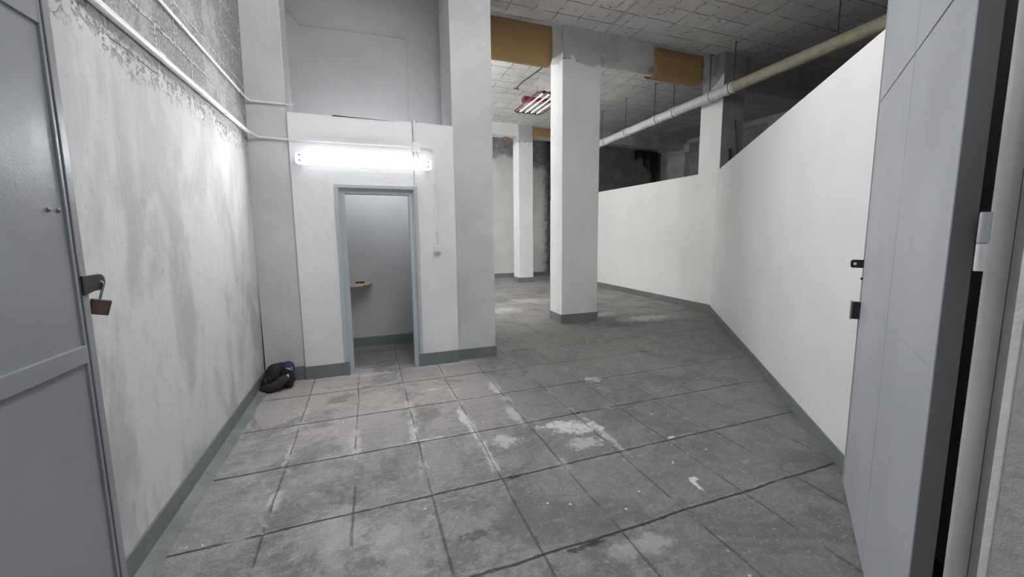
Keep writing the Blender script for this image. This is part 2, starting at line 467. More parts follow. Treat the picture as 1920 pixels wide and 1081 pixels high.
class MB:
    def __init__(s):
        s.bm = bmesh.new()

    def box(s, x0, x1, y0, y1, z0, z1):
        vs = [s.bm.verts.new((x, y, z)) for z in (z0, z1) for y in (y0, y1) for x in (x0, x1)]
        for f in ((0, 2, 3, 1), (4, 5, 7, 6), (0, 1, 5, 4), (2, 6, 7, 3), (0, 4, 6, 2), (1, 3, 7, 5)):
            s.bm.faces.new([vs[i] for i in f])
        return s

    def obox(s, o, ax, ay, az, a, b, c):
        """box from origin o along unit axes with ranges a,b,c"""
        o, ax, ay, az = map(Vector, (o, ax, ay, az))
        vs = [s.bm.verts.new(o + ax * x + ay * y + az * z) for z in c for y in b for x in a]
        for f in ((0, 2, 3, 1), (4, 5, 7, 6), (0, 1, 5, 4), (2, 6, 7, 3), (0, 4, 6, 2), (1, 3, 7, 5)):
            s.bm.faces.new([vs[i] for i in f])
        return s

    def prism(s, pts, z0, z1, axis='z', M=None):
        """extrude a 2D polygon; axis z: pts are (x,y); x: pts are (y,z); y: pts are (x,z)"""
        def mk(p, h):
            v = {'z': (p[0], p[1], h), 'x': (h, p[0], p[1]), 'y': (p[0], h, p[1])}[axis]
            v = Vector(v)
            return s.bm.verts.new(M @ v if M else v)
        a = [mk(p, z0) for p in pts]
        b = [mk(p, z1) for p in pts]
        n = len(pts)
        s.bm.faces.new(a[::-1])
        s.bm.faces.new(b)
        for i in range(n):
            s.bm.faces.new((a[i], a[(i + 1) % n], b[(i + 1) % n], b[i]))
        return s

    def tube(s, pts, r, seg=12, rs=None, cap=True):
        pts = [Vector(p) for p in pts]
        n = len(pts)
        rings = []
        prev = None
        for i, p in enumerate(pts):
            if i == 0:
                d = pts[1] - p
            elif i == n - 1:
                d = p - pts[i - 1]
            else:
                d = (pts[i + 1] - p).normalized() + (p - pts[i - 1]).normalized()
            d.normalize()
            if prev is None:
                a = d.orthogonal().normalized()
            else:
                a = prev - d * prev.dot(d)
                a = a.normalized() if a.length > 1e-5 else d.orthogonal().normalized()
            prev = a
            b = d.cross(a)
            rr = rs[i] if rs else r
            rings.append([s.bm.verts.new(p + (a * math.cos(2 * math.pi * k / seg) + b * math.sin(2 * math.pi * k / seg)) * rr) for k in range(seg)])
        for i in range(n - 1):
            for k in range(seg):
                s.bm.faces.new((rings[i][k], rings[i][(k + 1) % seg], rings[i + 1][(k + 1) % seg], rings[i + 1][k]))
        if cap:
            s.bm.faces.new(rings[0][::-1])
            s.bm.faces.new(rings[-1])
        return s

    def ball(s, c, r, sub=3, rot=None):
        m = Matrix.Translation(c) @ (rot.to_4x4() if rot else Matrix()) @ Matrix.Diagonal((*r, 1))
        bmesh.ops.create_icosphere(s.bm, subdivisions=sub, radius=1.0, matrix=m)
        return s

    def ragged(s, cuts, amt, sel=lambda v: True, seed=0.0, sc=3.0):
        if cuts:
            bmesh.ops.subdivide_edges(s.bm, edges=s.bm.edges[:], cuts=cuts, use_grid_fill=True)
        for v in s.bm.verts:
            if sel(v.co):
                v.co += mnoise.noise_vector(v.co * sc + Vector((seed, 0, 0))) * amt
        return s


def tag(o, label=None, cat=None, group=None, kind=None):
    for k, v in (('label', label), ('category', cat), ('group', group), ('kind', kind)):
        if v:
            o[k] = v
    return o


def root_loc(o):
    while o.parent:
        o = o.parent
    return o.location


def build(name, mb, mat, parent=None, smooth=False, bevel=0.0, seg=2):
    bm = mb.bm
    bmesh.ops.recalc_face_normals(bm, faces=bm.faces[:])
    xs = [v.co for v in bm.verts]
    if parent is None:
        lo = Vector((min(v.x for v in xs), min(v.y for v in xs), min(v.z for v in xs)))
        hi = Vector((max(v.x for v in xs), max(v.y for v in xs), max(v.z for v in xs)))
        loc = Vector(((lo.x + hi.x) / 2, (lo.y + hi.y) / 2, lo.z))
    else:
        loc = root_loc(parent).copy()
    bmesh.ops.translate(bm, verts=bm.verts[:], vec=-loc)
    me = bpy.data.meshes.new(name)
    bm.to_mesh(me)
    bm.free()
    me.materials.append(mat)
    o = bpy.data.objects.new(name, me)
    COL.objects.link(o)
    if parent is None:
        o.location = loc
    else:
        o.parent = parent
    if smooth:
        for p in me.polygons:
            p.use_smooth = True
        try:
            me.set_sharp_from_angle(angle=R(40))
        except Exception:
            pass
    if bevel:
        b = o.modifiers.new('bevel', 'BEVEL')
        b.width = bevel
        b.segments = seg
        b.limit_method = 'ANGLE'
        b.angle_limit = R(40)
    return o


def empty(name, loc, **kw):
    o = bpy.data.objects.new(name, None)
    COL.objects.link(o)
    o.location = loc
    o.empty_display_size = 0.1
    return tag(o, **kw)


def arc(c, r, a0, a1, n, pl='xz', k=0.0):
    out = []
    for i in range(n + 1):
        a = R(a0 + (a1 - a0) * i / n)
        u, v = c[0] + r * math.cos(a), c[1] + r * math.sin(a)
        out.append({'xz': (u, k, v), 'xy': (u, v, k), 'yz': (k, u, v)}[pl])
    return out


ST = 'structure'
CH = 4.69     # ceiling height
XL = -1.035   # front room's left wall
YW = 4.71     # front of the booth wall
PT = 2.63     # top of the partition walls

# ------------------------------------------------------------------ large structure
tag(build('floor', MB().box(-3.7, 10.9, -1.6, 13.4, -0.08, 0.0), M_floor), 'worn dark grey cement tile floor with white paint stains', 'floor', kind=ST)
tag(build('ceiling', MB().box(-3.7, 10.9, 0.2, 13.4, CH, CH + 0.12), M_ceil), 'whitewashed hollow tile ceiling with dark cracks', 'ceiling', kind=ST)

# left wall leans a touch
mb = MB()
mb.box(-1.20, XL, 0.2, 5.95, 0.0, CH)
for v in mb.bm.verts:
    if v.co.x > -1.1:
        v.co.x += 0.014 * v.co.z
tag(build('wall_left', mb, M_left), 'patchy plastered left wall with bare grey blocks above the conduits', 'wall', kind=ST)

# booth front wall with the doorway
D0, D1, DT = -0.245, 0.530, 2.00
mb = MB()
mb.box(-0.655, D0, YW, YW + 0.11, 0, 2.705)
mb.box(D1, 0.975, YW, YW + 0.11, 0, 2.705)
mb.box(D0, D1, YW, YW + 0.11, DT, 2.705)
bmesh.ops.remove_doubles(mb.bm, verts=mb.bm.verts[:], dist=1e-4)
tag(build('wall_middle', mb, M_wallp, bevel=0.006), 'low white booth wall carrying the lit tube lamp', 'wall', kind=ST)
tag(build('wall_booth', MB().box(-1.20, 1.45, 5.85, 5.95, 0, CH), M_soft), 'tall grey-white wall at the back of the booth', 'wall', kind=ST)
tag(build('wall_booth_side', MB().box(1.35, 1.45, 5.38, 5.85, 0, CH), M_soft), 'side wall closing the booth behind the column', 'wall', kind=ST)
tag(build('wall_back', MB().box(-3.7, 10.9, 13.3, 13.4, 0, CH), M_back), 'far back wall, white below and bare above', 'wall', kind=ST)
tag(build('wall_far_left', MB().box(-3.7, -3.6, 5.95, 13.3, 0, CH), M_wallp), 'far left wall of the back hall', 'wall', kind=ST)
tag(build('wall_back_left', MB().box(-3.7, -1.20, 5.85, 5.95, 0, CH), M_wallp), 'wall left of the booth in the back hall', 'wall', kind=ST)
tag(build('wall_outer_right', MB().box(10.8, 10.9, 0.2, 13.3, 0, CH), M_bare), 'dark bare outer wall beyond the low partition', 'wall', kind=ST)

# partition: straight run, kink, slanted run
KX, KY = 6.12, 5.95
dv = Vector((2.78 - KX, 1.56 - KY, 0)).normalized()
nv = Vector((-dv.y, dv.x, 0))      # horizontal normal
if nv.x < 0:
    nv = -nv
E1 = Vector((KX, KY, 0)) + dv * 6.65
outl = [(KX, 13.3), (KX, KY), (E1.x, E1.y), (E1.x + nv.x * .12, E1.y + nv.y * .12), (KX + .12, KY - 0.06), (KX + .12, 13.3)]
mb = MB().prism(outl, 0, PT)
for v in mb.bm.verts:
    if v.co.z > 1:
        v.co.z += 0.012 * math.sin(v.co.y * 2.1)
tag(build('wall_right', mb, M_white, bevel=0.004), 'bright white low partition wall bending towards the right door', 'wall', kind=ST)

# front wall around the doorway behind and beside the camera
JX = 1.40
mb = MB()
mb.box(-1.20, -0.90, 0.2, 0.56, 0, CH)
mb.box(-0.90, JX, 0.2, 0.56, 3.06, CH)
mb.box(JX, 10.9, 0.2, 0.462, 0, CH)
mb.box(1.64, 10.9, 0.45, 0.56, 0, CH)
tag(build('wall_front', mb, M_wallp), 'entrance wall, its white plastered door reveal at the right edge', 'wall', kind=ST)
t = NT('rough_grey_render')
nn = t.noise(t.pos, 30.0, 5, 0.7)
t.out(t.mix(t.ss(nn, 0.4, 0.7), g(0.50, 0.01), g(0.40, 0.01)), 0.8, t.bump(nn, 0.5, 0.01))
M_render = t.m
mb = MB()
mb.tube([(JX + 0.001, 0.4455 + 0.0012 * mnoise.noise(Vector((0, 0, z * 4))), z) for z in [i * 0.05 for i in range(61)]], 0.0028, 8)
mb.box(JX - 0.001, JX + 0.01, 0.2, 0.443, 0, 3.05)
tag(build('trim_1', mb, M_render), 'grey rendered outer half of the door reveal at the right edge', 'trim', kind=ST)

# ------------------------------------------------------------------ skirting boards
BH = 0.14


def skirt(name, p0, p1, h, label, th=0.012, z0=0.0):
    p0, p1 = Vector((*p0, 0)), Vector((*p1, 0))
    d = (p1 - p0)
    L = d.length
    d.normalize()
    n = Vector((d.y, -d.x, 0))
    o = build(name, MB().obox(p0, d, n, (0, 0, 1), (0, L), (0, th), (z0, h)), M_base, bevel=0.002)
    return tag(o, label, 'skirting', kind=ST)


# the outside normal is to the right of the walking direction
skirt('baseboard_left', (XL, 0.6), (XL, 4.735), BH, 'grey painted skirting along the left wall')
skirt('baseboard_booth_left', (-0.655, YW), (-0.275, YW), BH, 'short grey skirting left of the booth doorway')
skirt('baseboard_booth_right', (0.555, YW), (0.975, YW), 0.145, 'short grey skirting right of the booth doorway')
skirt('baseboard_booth_inside', (-1.0, 5.85), (1.35, 5.85), 0.13, 'grey skirting inside the booth')
skirt('baseboard_back', (-3.6, 13.3), (6.12, 13.3), 0.15, 'grey skirting at the far back wall')
skirt('baseboard_right_far', (KX, 13.28), (KX, KY), 0.125, 'grey skirting under the straight far part of the partition')
skirt('baseboard_right_near', (KX, KY), (E1.x, E1.y), 0.105, 'grey skirting under the slanted near part of the partition')
# mortar fillet at the foot of the left wall
mb = MB().prism([(XL + 0.012, 0.0), (XL + 0.075, 0.0), (XL + 0.062, 0.012), (XL + 0.012, 0.034)], 0.6, 4.70, 'y')
bmesh.ops.subdivide_edges(mb.bm, edges=[e for e in mb.bm.edges if abs(e.verts[0].co.y - e.verts[1].co.y) > 1], cuts=70)
for v in mb.bm.verts:
    if v.co.x > XL + 0.05:
        v.co.x += 0.02 * mnoise.noise(Vector((0, v.co.y * 4, 0))) + 0.008 * mnoise.noise(Vector((3, v.co.y * 15, 0)))
tag(build('trim_2', mb, M_cove), 'pale grey mortar strip at the foot of the left wall', 'trim', kind=ST)

# ------------------------------------------------------------------ columns
CL = []


def column(x0, x1, y0, y1, label, skirted=True, bh=0.145, ridges=(), zt=CH, mat=None, seed=0.0, faces='LF'):
    e = empty('concrete_column', ((x0 + x1) / 2, (y0 + y1) / 2, 0), label=label, cat='column')
    mb = MB().box(x0, x1, y0, y1, 0, zt)
    bmesh.ops.subdivide_edges(mb.bm, edges=[q for q in mb.bm.edges if abs(q.verts[0].co.z - q.verts[1].co.z) > 1], cuts=40)
    for v in mb.bm.verts:
        if 0.2 < v.co.z < zt - 0.1:
            v.co += Vector((1, 1, 0)) * 0.006 * mnoise.noise(Vector((v.co.x * 3 + seed, v.co.y * 3, v.co.z * 1.1)))
    for rx, za, zb in ridges:
        pts = [(rx + 0.003 * mnoise.noise(Vector((rx * 9, 0, z * 2))), y0 + 0.001, z) for z in [za + (zb - za) * i / 24 for i in range(25)]]
        mb.tube(pts, 0.003, 6, rs=[0.0018 + 0.002 * abs(mnoise.noise(Vector((rx * 5, z * 7, 1)))) for _, _, z in pts])
    build('shaft', mb, mat or M_col, e, bevel=0.006)
    if skirted:
        s_ = MB()
        t_ = 0.011
        if 'F' in faces:
            s_.box(x0 - (t_ if 'L' in faces else 0), x1 + (t_ if 'R' in faces else 0), y0 - t_, y0 + 0.002, 0, bh)
        if 'L' in faces:
            s_.box(x0 - t_, x0 + 0.002, y0, y1, 0, bh)
        if 'R' in faces:
            s_.box(x1 - 0.002, x1 + t_, y0, y1, 0, bh)
        build('skirting', s_, M_base, e)['label'] = 'grey painted skirting'
    return e


column(-1.02, -0.655, 4.735, 5.15, 'square white column in the left corner beside the lamp wall', faces='F', seed=1)
column(0.975, 1.447, 4.762, 5.38, 'wide white board-marked column right of the booth doorway', faces='FR', bh=0.128,
       ridges=((1.085, 0.15, 4.6), (1.195, 0.15, 4.6), (1.315, 1.5, 4.6), (1.375, 0.15, 2.2), (1.035, 2.2, 4.6)), seed=2)
column(3.00, 3.68, 6.06, 6.51, 'large white free-standing column in the middle of the hall', faces='LFR', bh=0.155, seed=3, mat=M_col2)
column(4.35, 4.80, 11.68, 12.18, 'slim distant white column behind the large middle one', faces='LFR', bh=0.16, seed=4, mat=M_col2)
# the column in the partition: whitened only on its hall side
e = empty('concrete_column', (6.4, 6.17, 0), label='column rising out of the partition, white face left and bare grey face right', cat='column')
mb = MB().box(6.127, 6.66, 5.90, 6.40, 0, CH)
build('shaft', mb, M_bare, e, bevel=0.01)
mb = MB().prism([(5.885, 2.6), (6.40, 2.6), (6.40, 4.02), (6.33, 4.06), (6.22, 4.10), (6.10, 4.17), (6.0, 4.23), (5.93, 4.30), (5.885, 4.33)], 6.112, 6.127, 'x')
build('plaster_face', mb, M_white, e, bevel=0.003)['label'] = 'white plastered face with ragged top'

# ------------------------------------------------------------------ beams
def beam(x0, x1, y0, y1, z0, label, mat=M_beam, **kw):
    mb = MB().box(x0, x1, y0, y1, z0, CH)
    bmesh.ops.subdivide_edges(mb.bm, edges=[q for q in mb.bm.edges if abs(q.verts[0].co.x - q.verts[1].co.x) > 0.5 or abs(q.verts[0].co.y - q.verts[1].co.y) > 2], cuts=50)
    for v in mb.bm.verts:
        if v.co.z < CH - 0.05:
            v.co.z += 0.012 * mnoise.noise(v.co * 2.2)
    return tag(build('ceiling_beam', mb, mat), label, 'beam')


beam(3.68, 6.127, 6.09, 6.42, 4.325, 'grey ceiling beam between the middle column and the partition column')
beam(-3.6, 3.00, 6.09, 6.42, 4.325, 'ceiling beam left of the large middle column, behind the wide brown sheet')
beam(6.66, 10.8, 6.0, 6.42, 4.3, 'dark ceiling beam running right from the partition column', M_bare)
beam(-3.6, 4.35, 11.74, 12.1, 4.36, 'pale ceiling beam left of the slim distant column', M_white)
beam(4.80, 10.8, 11.74, 12.1, 4.36, 'ceiling beam right of the slim distant column')
beam(10.62, 10.8, 0.56, 13.3, 4.53, 'ledge beam along the top of the dark outer wall')
# pilasters on the dark outer wall
for k, (ya, yb) in enumerate(((11.7, 12.6), (8.0, 8.5))):
    e = empty('wall_pilaster', (10.7, (ya + yb) / 2, 0), label=('pale pilaster on the dark outer wall, nearest the far corner', 'pilaster on the dark outer wall beyond the partition column')[k], cat='pilaster', group='pilasters on the outer wall')
    build('shaft', MB().box(10.55, 10.8, ya, yb, 0, 4.25), M_beam, e, bevel=0.01)
    build('head', MB().box(10.5, 10.8, ya - 0.25 if k == 0 else ya, yb, 4.25, 4.53), M_beam, e, bevel=0.01)

# wall panel with shade painted in, and black sheet in the far corner
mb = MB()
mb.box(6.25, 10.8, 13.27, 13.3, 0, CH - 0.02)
tag(build('wall_store', mb, M_unlit), 'bare dark wall behind the partition, shade painted into its colour', 'wall', kind=ST)
e = empty('hanging_sheet', (10.35, 13.1, 2.5), label='black sheet hanging in the dark far corner above the partition', cat='sheet')
mb = MB()
pts = []
for i in range(25):
    u = i / 24
    pts.append((9.55 + 1.0 * u, 13.17 + 0.05 * math.sin(u * 17)))
for i in range(24):
    (xa, ya), (xb, yb) = pts[i], pts[i + 1]
    def low(x):
        return 4.02 + 0.16 * math.sin((x - 9.5) * 5.5) + (0.1 if x < 9.9 else -0.1)
    a = [mb.bm.verts.new(p) for p in ((xa, ya, low(xa)), (xb, yb, low(xb)), (xb, yb + 0.05, 4.55), (xa, ya + 0.05, 4.55))]
    mb.bm.faces.new(a)
bmesh.ops.remove_doubles(mb.bm, verts=mb.bm.verts[:], dist=1e-4)
o = build('cloth', mb, M_drape, e, smooth=True)
o.modifiers.new('s', 'SOLIDIFY').thickness = 0.012
mb = MB()
mb.prism([(10.10, 2.3), (10.48, 2.3), (10.52, 4.1), (10.38, 4.1)], 13.12, 13.2, 'y')
build('hanging_tail', mb, M_drape, e, bevel=0.01)

# ------------------------------------------------------------------ metal door frame of the booth doorway
e = empty('door_frame', (0.145, YW, 0), label='blue-grey steel door frame under the tube lamp', cat='door frame')
FO0, FO1, FOT = -0.272, 0.560, 2.03


def goal(x0, x1, zt, w, y0, y1):
    m = MB()
    m.prism([(x0, 0), (x0 + w, 0), (x0 + w, zt - w), (x1 - w, zt - w), (x1 - w, 0), (x1, 0), (x1, zt), (x0, zt)], y0, y1, 'y')
    return m


build('architrave', goal(FO0, FO1, FOT, 0.036, YW - 0.014, YW + 0.001), M_frame, e, bevel=0.002)
build('rebate', goal(FO0 + 0.036, FO1 - 0.036, FOT - 0.036, 0.012, YW + 0.004, YW + 0.05), M_frame, e, bevel=0.001)
build('jamb_lining', goal(FO0 + 0.040, FO1 - 0.040, FOT - 0.040, 0.052, YW + 0.024, YW + 0.13), M_frame, e, bevel=0.003)
build('plinth_block', MB().box(FO0 - 0.004, FO0 + 0.05, YW - 0.022, YW - 0.012, 0, 0.148), M_base, e, bevel=0.002)
build('plinth_block', MB().box(FO1 - 0.05, FO1 + 0.004, YW - 0.022, YW - 0.012, 0, 0.148), M_base, e, bevel=0.002)

# ------------------------------------------------------------------ lamps
def batten(loc, tube_mat, label, sign=-1):
    """twin tube wall fitting; loc = middle of its back; sign -1 faces -Y"""
    e = empty('tube_lamp', loc, label=label, cat='lamp')
    x, y, z = loc
    L = 0.655

    def sec(w, h, off, n=12):     # flattened half-round section (y,z)
        pts = []
        for i in range(n + 1):
            a = math.pi * i / n
            pts.append((y + sign * (off + w * math.sin(a) ** 0.45), z + h * math.cos(a)))
        return pts
    build('mounting_tray', MB().box(x - L + 0.01, x + L - 0.01, min(y, y + sign * 0.03), max(y, y + sign * 0.03), z - 0.052, z + 0.052), M_plug, e, bevel=0.004)
    build('diffuser', MB().prism(sec(0.062, 0.060, 0.028), x - L + 0.055, x + L - 0.055, 'x'), tube_mat, e, smooth=True)
    for sx in (-1, 1):
        m = MB()
        a, b = x + sx * (L - 0.055), x + sx * (L - 0.012)
        m.prism(sec(0.060, 0.058, 0.026), min(a, b), max(a, b), 'x')
        m.prism(sec(0.050, 0.046, 0.024), min(b, b + sx * 0.014), max(b, b + sx * 0.014), 'x')
        cap = build('end_cap', m, M_cap, e, smooth=True)
        for dz in (-0.025, 0.025):
            m = MB()
            yy = y + sign * 0.092
            m.box(x + sx * (L - 0.040) - 0.009, x + sx * (L - 0.040) + 0.009, yy - 0.004, yy + 0.004, z + dz - 0.009, z + dz + 0.009)
            build('tube_socket', m, M_steel, cap, bevel=0.002)
    return e


lamp = batten((0.058, YW - 0.001, 2.262), M_tube, 'lit white twin tube lamp on the wall over the booth doorway')
batten((0.15, 4.821, 2.35), M_tube4, 'added fill lamp, a dim tube batten out of sight inside the booth front wall', sign=1)  # lamp added out of sight to raise the brightness inside the booth
batten((-1.3, 5.951, 2.45), M_tube2, 'tube lamp on the rear side of the booth, out of sight', sign=1)


def rack(x, y, z, label, tm=M_tube3):
    e = empty('tube_lamp', (x, y, z), label=label, cat='lamp', group='red ceiling tube racks')
    hw, hl = 0.36, 0.78
    c = 0.07
    loop = [(x - hw, y - hl + c, z), (x - hw + c, y - hl, z), (x + hw - c, y - hl, z), (x + hw, y - hl + c, z), (x + hw, y + hl - c, z), (x + hw - c, y + hl, z), (x - hw + c, y + hl, z), (x - hw, y + hl - c, z)]
    m = MB()
    for i in range(8):
        m.tube([loop[i], loop[(i + 1) % 8]], 0.014, 8)
    build('rim', m, M_red, e, smooth=True)
    build('gear_box', MB().box(x - hw - 0.06, x + hw + 0.02, y - 0.09, y + 0.09, z + 0.02, z + 0.11), M_red, e, bevel=0.01)
    for k in range(4):
        xx = x - 0.225 + 0.15 * k
        tb = build('glass_tube', MB().tube([(xx, y - hl + 0.05, z - 0.005), (xx, y + hl - 0.05, z - 0.005)], 0.014, 12), tm, e, smooth=True)
        tb['label'] = 'white light tube'
        for s in (-1, 1):
            mb = MB().box(xx - 0.03, xx + 0.03, y + s * (hl - 0.03) - 0.03, y + s * (hl - 0.03) + 0.03, z - 0.022, z + 0.03)
            build('tube_holder', mb, M_hardware, e, bevel=0.004)
    for sx in (-1, 1):
        for sy in (-1, 1):
            m = MB().tube([(x + sx * 0.25, y + sy * 0.45, z + 0.005), (x + sx * 0.25, y + sy * 0.45, CH)], 0.004, 6)
            m.tube([(x + sx * 0.25, y + sy * 0.45, z + 0.01), (x + sx * 0.36, y + sy * 0.45, z + 0.005)], 0.004, 6)
            build('hanger', m, M_wire, e)
    return e


rack(3.93, 9.12, 4.48, 'red framed four-tube lamp hanging left of the large middle column')
rack(1.33, 8.1, 4.48, 'red framed four-tube lamp hidden behind the booth wall', M_tube5)
rack(1.2, 11.1, 4.48, 'added unseen fill lamp, a red four-tube rack near the far wall behind the booth', M_tube5)  # extra lamp added out of view to brighten the far floor and ceiling
rack(0.8, 2.4, 4.48, 'added unseen fill lamp, a red four-tube rack over the entrance room, above the frame', M_tube6)  # added out of frame to lift the walls, floor and column fronts

# ------------------------------------------------------------------ conduits and boxes
wx = lambda z: XL + 0.014 * z
yc = 4.735
mb = MB()
zc = 2.478
r_ = 0.019
mb.tube([(wx(zc) + 0.022, 0.7, 2.46), (wx(zc) + 0.022, 4.55, zc)] + [(wx(zc) + 0.03, 4.62, zc - 0.005), (wx(zc) + 0.055, 4.68, zc - 0.012)], r_, 14, rs=[r_, r_, 0.017, 0.013])
o = build('thick_conduit', mb, M_plug, smooth=True)
tag(o, 'thick white conduit along the left wall, the lower of the two', 'conduit')
for yk in (2.05, 2.86, 3.48, 3.99, 4.42):
    build('coupling', MB().tube([(wx(zc) + 0.022, yk - 0.035, zc - 0.005), (wx(zc) + 0.022, yk + 0.035, zc - 0.004)], 0.0215, 14), M_plug, o, smooth=True)
mb = MB().tube([(wx(zc) + 0.05, 4.672, zc - 0.011), (wx(zc) + 0.09, 4.712, zc - 0.03), (-0.70, 4.722, zc - 0.035), (-0.64, 4.702, zc - 0.035), (0.50, 4.697, zc - 0.03)], 0.0105, 10)
o = build('thin_conduit', mb, M_plug, smooth=True)
tag(o, 'white conduit running above the lit tube lamp to the junction box', 'conduit')
for xk in (-0.60, -0.2, 0.2, 0.45):
    build('clip', MB().tube([(xk - 0.01, 4.697, zc - 0.031), (xk + 0.01, 4.697, zc - 0.031)], 0.0135, 10), M_plug, o, smooth=True)
zt = 2.798
mb = MB().tube([(wx(zt) + 0.013, 0.7, zt - 0.01), (wx(zt) + 0.013, 4.60, zt), (wx(zt) + 0.02, 4.68, zt - 0.01), (wx(zt) + 0.05, 4.722, zt - 0.022), (-0.69, 4.724, zt - 0.022)], 0.0105, 10)
mb.tube([(-0.69, 4.724, zt - 0.022), (-0.585, 4.724, zt - 0.022)], 0.006, 8)
o = build('thin_conduit', mb, M_plug, smooth=True)
tag(o, 'thin white conduit, the upper of the two on the left wall', 'conduit')
for yk in (2.3, 3.25, 4.1, 4.5):
    build('clip', MB().tube([(wx(zt) + 0.013, yk - 0.012, zt - 0.004), (wx(zt) + 0.013, yk + 0.012, zt - 0.004)], 0.0135, 10), M_plug, o, smooth=True)

BX = 0.563
e = empty('junction_box', (BX, YW, 2.40), label='white junction box above the right end of the tube lamp', cat='junction box')
build('box_body', MB().box(BX - 0.040, BX + 0.040, YW - 0.050, YW, 2.405, 2.488), M_plug, e, bevel=0.006)
build('box_lid', MB().box(BX - 0.043, BX + 0.043, YW - 0.051, YW - 0.043, 2.402, 2.491), M_plug, e, bevel=0.004)
mb = MB().tube([(BX - 0.008, YW - 0.022, 2.488), (BX - 0.010, YW - 0.022, 2.60), (BX - 0.012, YW - 0.02, 2.69), (BX - 0.004, YW - 0.005, 2.722), (BX + 0.015, YW + 0.03, 2.728), (BX + 0.04, YW + 0.06, 2.72), (BX + 0.055, YW + 0.09, 2.712)], 0.0095, 10)
o = build('riser_conduit', mb, M_plug, smooth=True)
tag(o, 'short white conduit rising from the junction box over the wall top', 'conduit')
for zk in (2.53, 2.61, 2.67):
    build('clip', MB().tube([(BX - 0.010, YW - 0.022, zk), (BX - 0.010, YW - 0.022, zk + 0.015)], 0.0125, 10), M_plug, o, smooth=True)
mb = MB().tube([(BX + 0.043, YW - 0.02, 2.452), (BX + 0.10, YW - 0.018, 2.452)] + [(BX + 0.12 + 0.075 * math.sin(R(a)), YW - 0.018, 2.452 - 0.075 + 0.075 * math.cos(R(a))) for a in range(0, 91, 15)] + [(BX + 0.196, YW - 0.018, 1.9), (BX + 0.190, YW - 0.018, 1.43)], 0.0085, 10)
o = build('drop_conduit', mb, M_plug, smooth=True)
tag(o, 'white conduit dropping from the junction box to the light switch', 'conduit')
for zk in (2.06, 1.53, 1.48):
    build('clip', MB().box(BX + 0.178, BX + 0.206, YW - 0.030, YW, zk, zk + 0.014), M_plug, o, bevel=0.002)
SX, SZ = 0.757, 1.348
e = empty('light_switch', (SX, YW, SZ - 0.04), label='white surface mounted light switch right of the booth doorway', cat='light switch')
build('back_box', MB().box(SX - 0.043, SX + 0.043, YW - 0.036, YW, SZ - 0.041, SZ + 0.041), M_plug, e, bevel=0.004)
build('cover_plate', MB().box(SX - 0.040, SX + 0.040, YW - 0.041, YW - 0.035, SZ - 0.037, SZ + 0.037), M_plug, e, bevel=0.003)
for k in (-1, 1):
    build('rocker', MB().box(SX + k * 0.012 - 0.0105, SX + k * 0.012 + 0.0105, YW - 0.046, YW - 0.040, SZ - 0.021, SZ + 0.021), M_plug, e, bevel=0.002)
build('inlet', MB().tube([(SX - 0.002, YW - 0.018, SZ + 0.04), (SX - 0.002, YW - 0.018, SZ + 0.085)], 0.0115, 10), M_plug, e, smooth=True)
# lamp feed
mb = MB().tube([(BX, YW - 0.02, 2.405), (BX + 0.012, YW - 0.022, 2.36), (BX + 0.025, YW - 0.022, 2.31)], 0.004, 8)
tag(build('lamp_wire', mb, M_yellow, smooth=True), 'short cream wire from junction box to tube lamp', 'wire')
# cable on the booth back wall
cb = [(-0.70, 5.843, 4.14), (-0.655, 5.843, 4.08), (-0.60, 5.843, 4.005), (0.605, 5.843, 4.035), (0.63, 5.843, 3.99), (0.605, 5.843, 2.6)]
mb = MB().tube([(-0.95, 5.843, 4.19)] + cb, 0.006, 8)
tag(build('cable', mb, M_soft, smooth=True), 'painted-over cable on the upper wall above the booth', 'cable')
# conduit on the ceiling by the middle column
mb = MB().tube([(3.62, 3.6, CH - 0.01), (3.66, 4.6, CH - 0.01), (3.67, 5.3, CH - 0.012), (3.72, 6.0, CH - 0.02)], 0.017, 10)
tag(build('ceiling_conduit', mb, M_beam, smooth=True), 'grey conduit on the ceiling ending at the large middle column', 'conduit')

tag(build('ceiling_wire', MB().tube([(3.37, 7.1, CH - 0.006), (3.34, 7.8, CH - 0.012), (3.27, 8.5, CH - 0.008), (3.26, 8.8, CH - 0.02), (3.30, 8.86, CH - 0.04), (3.22, 8.9, CH - 0.01)], 0.011, 8), M_wire, smooth=True), 'dark loose wire along the ceiling left of the middle column', 'wire')
e = empty('red_fitting', (4.059, 12.0, 4.27), label='small red fitting under the pale far beam, left of the slim column', cat='fitting')
build('bracket', MB().box(4.009, 4.159, 11.96, 12.05, 4.30, 4.36), M_faded, e, bevel=0.004)
build('round_head', MB().tube([(4.059, 11.93, 4.27), (4.059, 12.0, 4.27)], 0.045, 14), M_faded, e, smooth=True)

# ------------------------------------------------------------------ drain pipe
PX = 5.98
pz = lambda y: 3.862 + (10.0 - y) * (0.145 / 6.64)
e = empty('drain_pipe', (PX, 7.5, 3.9), label='long white drain pipe hung under the ceiling above the partition', cat='pipe')
pr = 0.088
build('pipe_run', MB().tube([(PX, 10.05, pz(10.05)), (PX, 5.5, pz(5.5))], pr, 28), M_pvc, e, smooth=True)
build('old_pipe_run', MB().tube([(PX, 5.52, pz(5.5)), (PX, 0.75, pz(0.75))], pr, 28), M_old, e, smooth=True)['label'] = 'dusty yellowish unpainted pipe length'
build('elbow', MB().tube([(PX, 9.9, pz(9.9)), (PX, 10.05, pz(10.05)), (PX, 10.13, pz(10.1) + 0.03), (PX, 10.17, pz(10.1) + 0.10), (PX, 10.18, pz(10.1) + 0.25)], 0.1, 24), M_pvc, e, smooth=True)
col_y = (9.55, 8.62, 7.50, 6.98, 6.02, 5.60)
